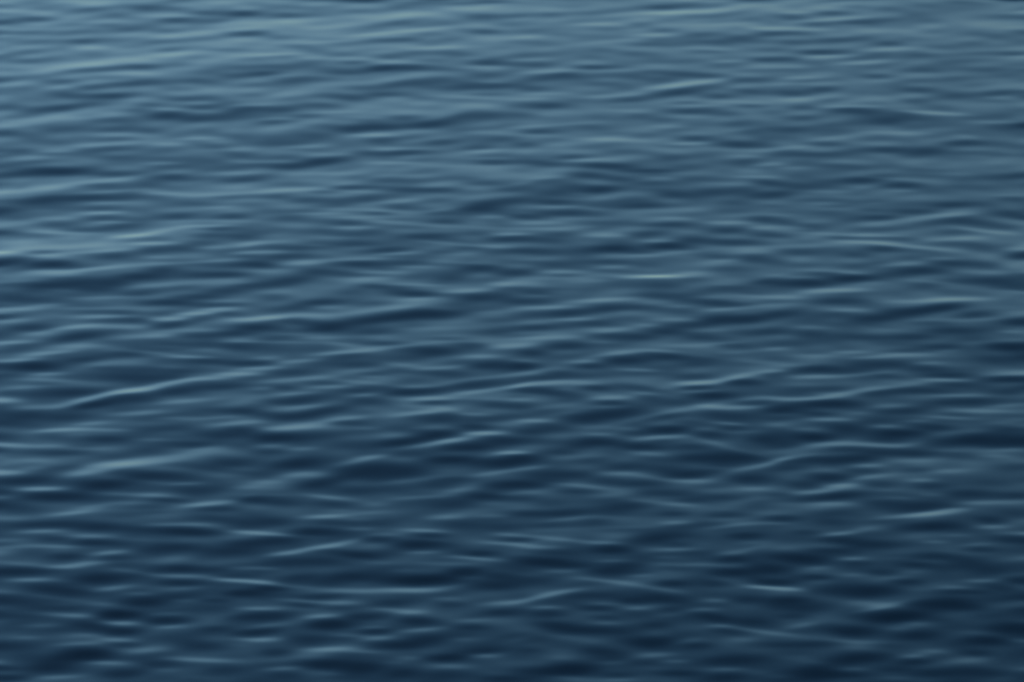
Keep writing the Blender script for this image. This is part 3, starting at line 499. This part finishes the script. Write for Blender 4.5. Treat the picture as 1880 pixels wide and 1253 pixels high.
# the same kinds of wavelet scattered over the water round them
def seen(x, y, pad=0.0):
    d = math.hypot(y, CAM_H)
    near, far = wv[:, 1].min(), wv[:, 1].max()
    return (near - pad < y < far + pad) and abs(x) < pad + math.tan(HFOV / 2) * d
area = (wv[:, 1].max() - wv[:, 1].min()) * 2 * math.tan(HFOV / 2) * 19.5
n_all = int(len(wv) * (X1 - X0) * (Y1 - Y0) / area)
extra = []
for i in range(n_all):
    x, y = rng.uniform(X0, X1), rng.uniform(Y0, Y1)
    if not seen(x, y, 0.02):
        r = wv[rng.integers(len(wv))].copy()
        r[0], r[1] = x, y
        extra.append(r)
cx_, cy_ = xs[nx_out:nx_out + nx_core], ys[ny_out:ny_out + ny_core]
S = np.zeros((ny_core, nx_core), dtype=np.float64)
for x, y, m, hl, sg, a in np.vstack([wv, np.array(extra)]):
    hl = max(hl * 1.12, 0.03)
    sg = sg * (0.90 if a > 0 else 0.95)
    i0, i1 = np.searchsorted(cx_, [x - 2 * hl, x + 2 * hl])
    e = abs(m) * 2 * hl + 3.5 * sg
    j0, j1 = np.searchsorted(cy_, [y - e, y + e])
    if i1 - i0 < 2 or j1 - j0 < 2:
        continue
    u = np.abs(cx_[i0:i1] - x) / hl
    dy = cy_[j0:j1, None] - (y + m * (cx_[None, i0:i1] - x))
    S[j0:j1, i0:i1] += a * np.exp(-0.7 * u ** 2.4)[None, :] * np.exp(-dy * dy / (2 * sg * sg))
# a face that leans away from the viewer (falls towards +Y) mirrors the low bright sky
S = -np.where(S > 0, S * GAIN_BACK, S * GAIN_FRONT / (1 - 0.06 * S))
# fade the wavelets out at the rim of the fine patch, fade the trains down inside it
def rim(v, lo, hi, w):
    t = np.clip(np.minimum(v - lo, hi - v) / w, 0, 1)
    return t * t * (3 - 2 * t)
M = np.outer(rim(cy_, Y0, Y1, 1.2), rim(cx_, X0, X1, 1.0))
S = (S - (S * M).sum() / M.sum()) * M
# integrate the face slopes across the crests to get heights
P = 256
Sp = np.pad(S, P)
ky = 2 * math.pi * np.fft.fftfreq(Sp.shape[0], DY)[:, None]
kx = 2 * math.pi * np.fft.rfftfreq(Sp.shape[1], DX)[None, :]
F = np.fft.rfft2(Sp)
den = ky * ky + 0.04 * kx * kx + (2 * math.pi / 4.0) ** 2
Hf = np.fft.irfft2(-1j * ky * F / den, s=Sp.shape)[P:-P, P:-P]
core = np.s_[ny_out:ny_out + ny_core, nx_out:nx_out + nx_core]
fine = H[core] - RIPPLE[core]
H[core] = RIPPLE[core] * (1 - (1 - TRAIN_IN) * M) + fine * (1 - 0.35 * M) + Hf * rim(cy_, Y0, Y1, 0.3)[:, None] * rim(cx_, X0, X1, 0.3)[None, :]

def build_grid(name, xs, ys, H, mat):
    NX, NY = len(xs), len(ys)
    me = bpy.data.meshes.new(name)
    co = np.empty((NY, NX, 3), dtype=np.float32)
    co[..., 0] = xs[None, :]; co[..., 1] = ys[:, None]; co[..., 2] = H
    idx = np.arange(NX * NY, dtype=np.int32).reshape(NY, NX)
    q = np.stack([idx[:-1, :-1], idx[:-1, 1:], idx[1:, 1:], idx[1:, :-1]], axis=-1).reshape(-1, 4)
    nf = len(q)
    me.vertices.add(NX * NY); me.vertices.foreach_set("co", co.ravel())
    me.loops.add(nf * 4); me.loops.foreach_set("vertex_index", q.ravel())
    me.polygons.add(nf)
    me.polygons.foreach_set("loop_start", np.arange(0, nf * 4, 4, dtype=np.int32))
    me.polygons.foreach_set("use_smooth", np.ones(nf, dtype=bool))
    me.update(calc_edges=True)
    me.materials.append(mat)
    o = bpy.data.objects.new(name, me)
    scene.collection.objects.link(o)
    return o

water = build_grid("water", xs, ys, H, mat)
water["kind"] = "structure"
water["label"] = "dark blue rippled open water filling the whole picture"
print("verts", NX * NY)
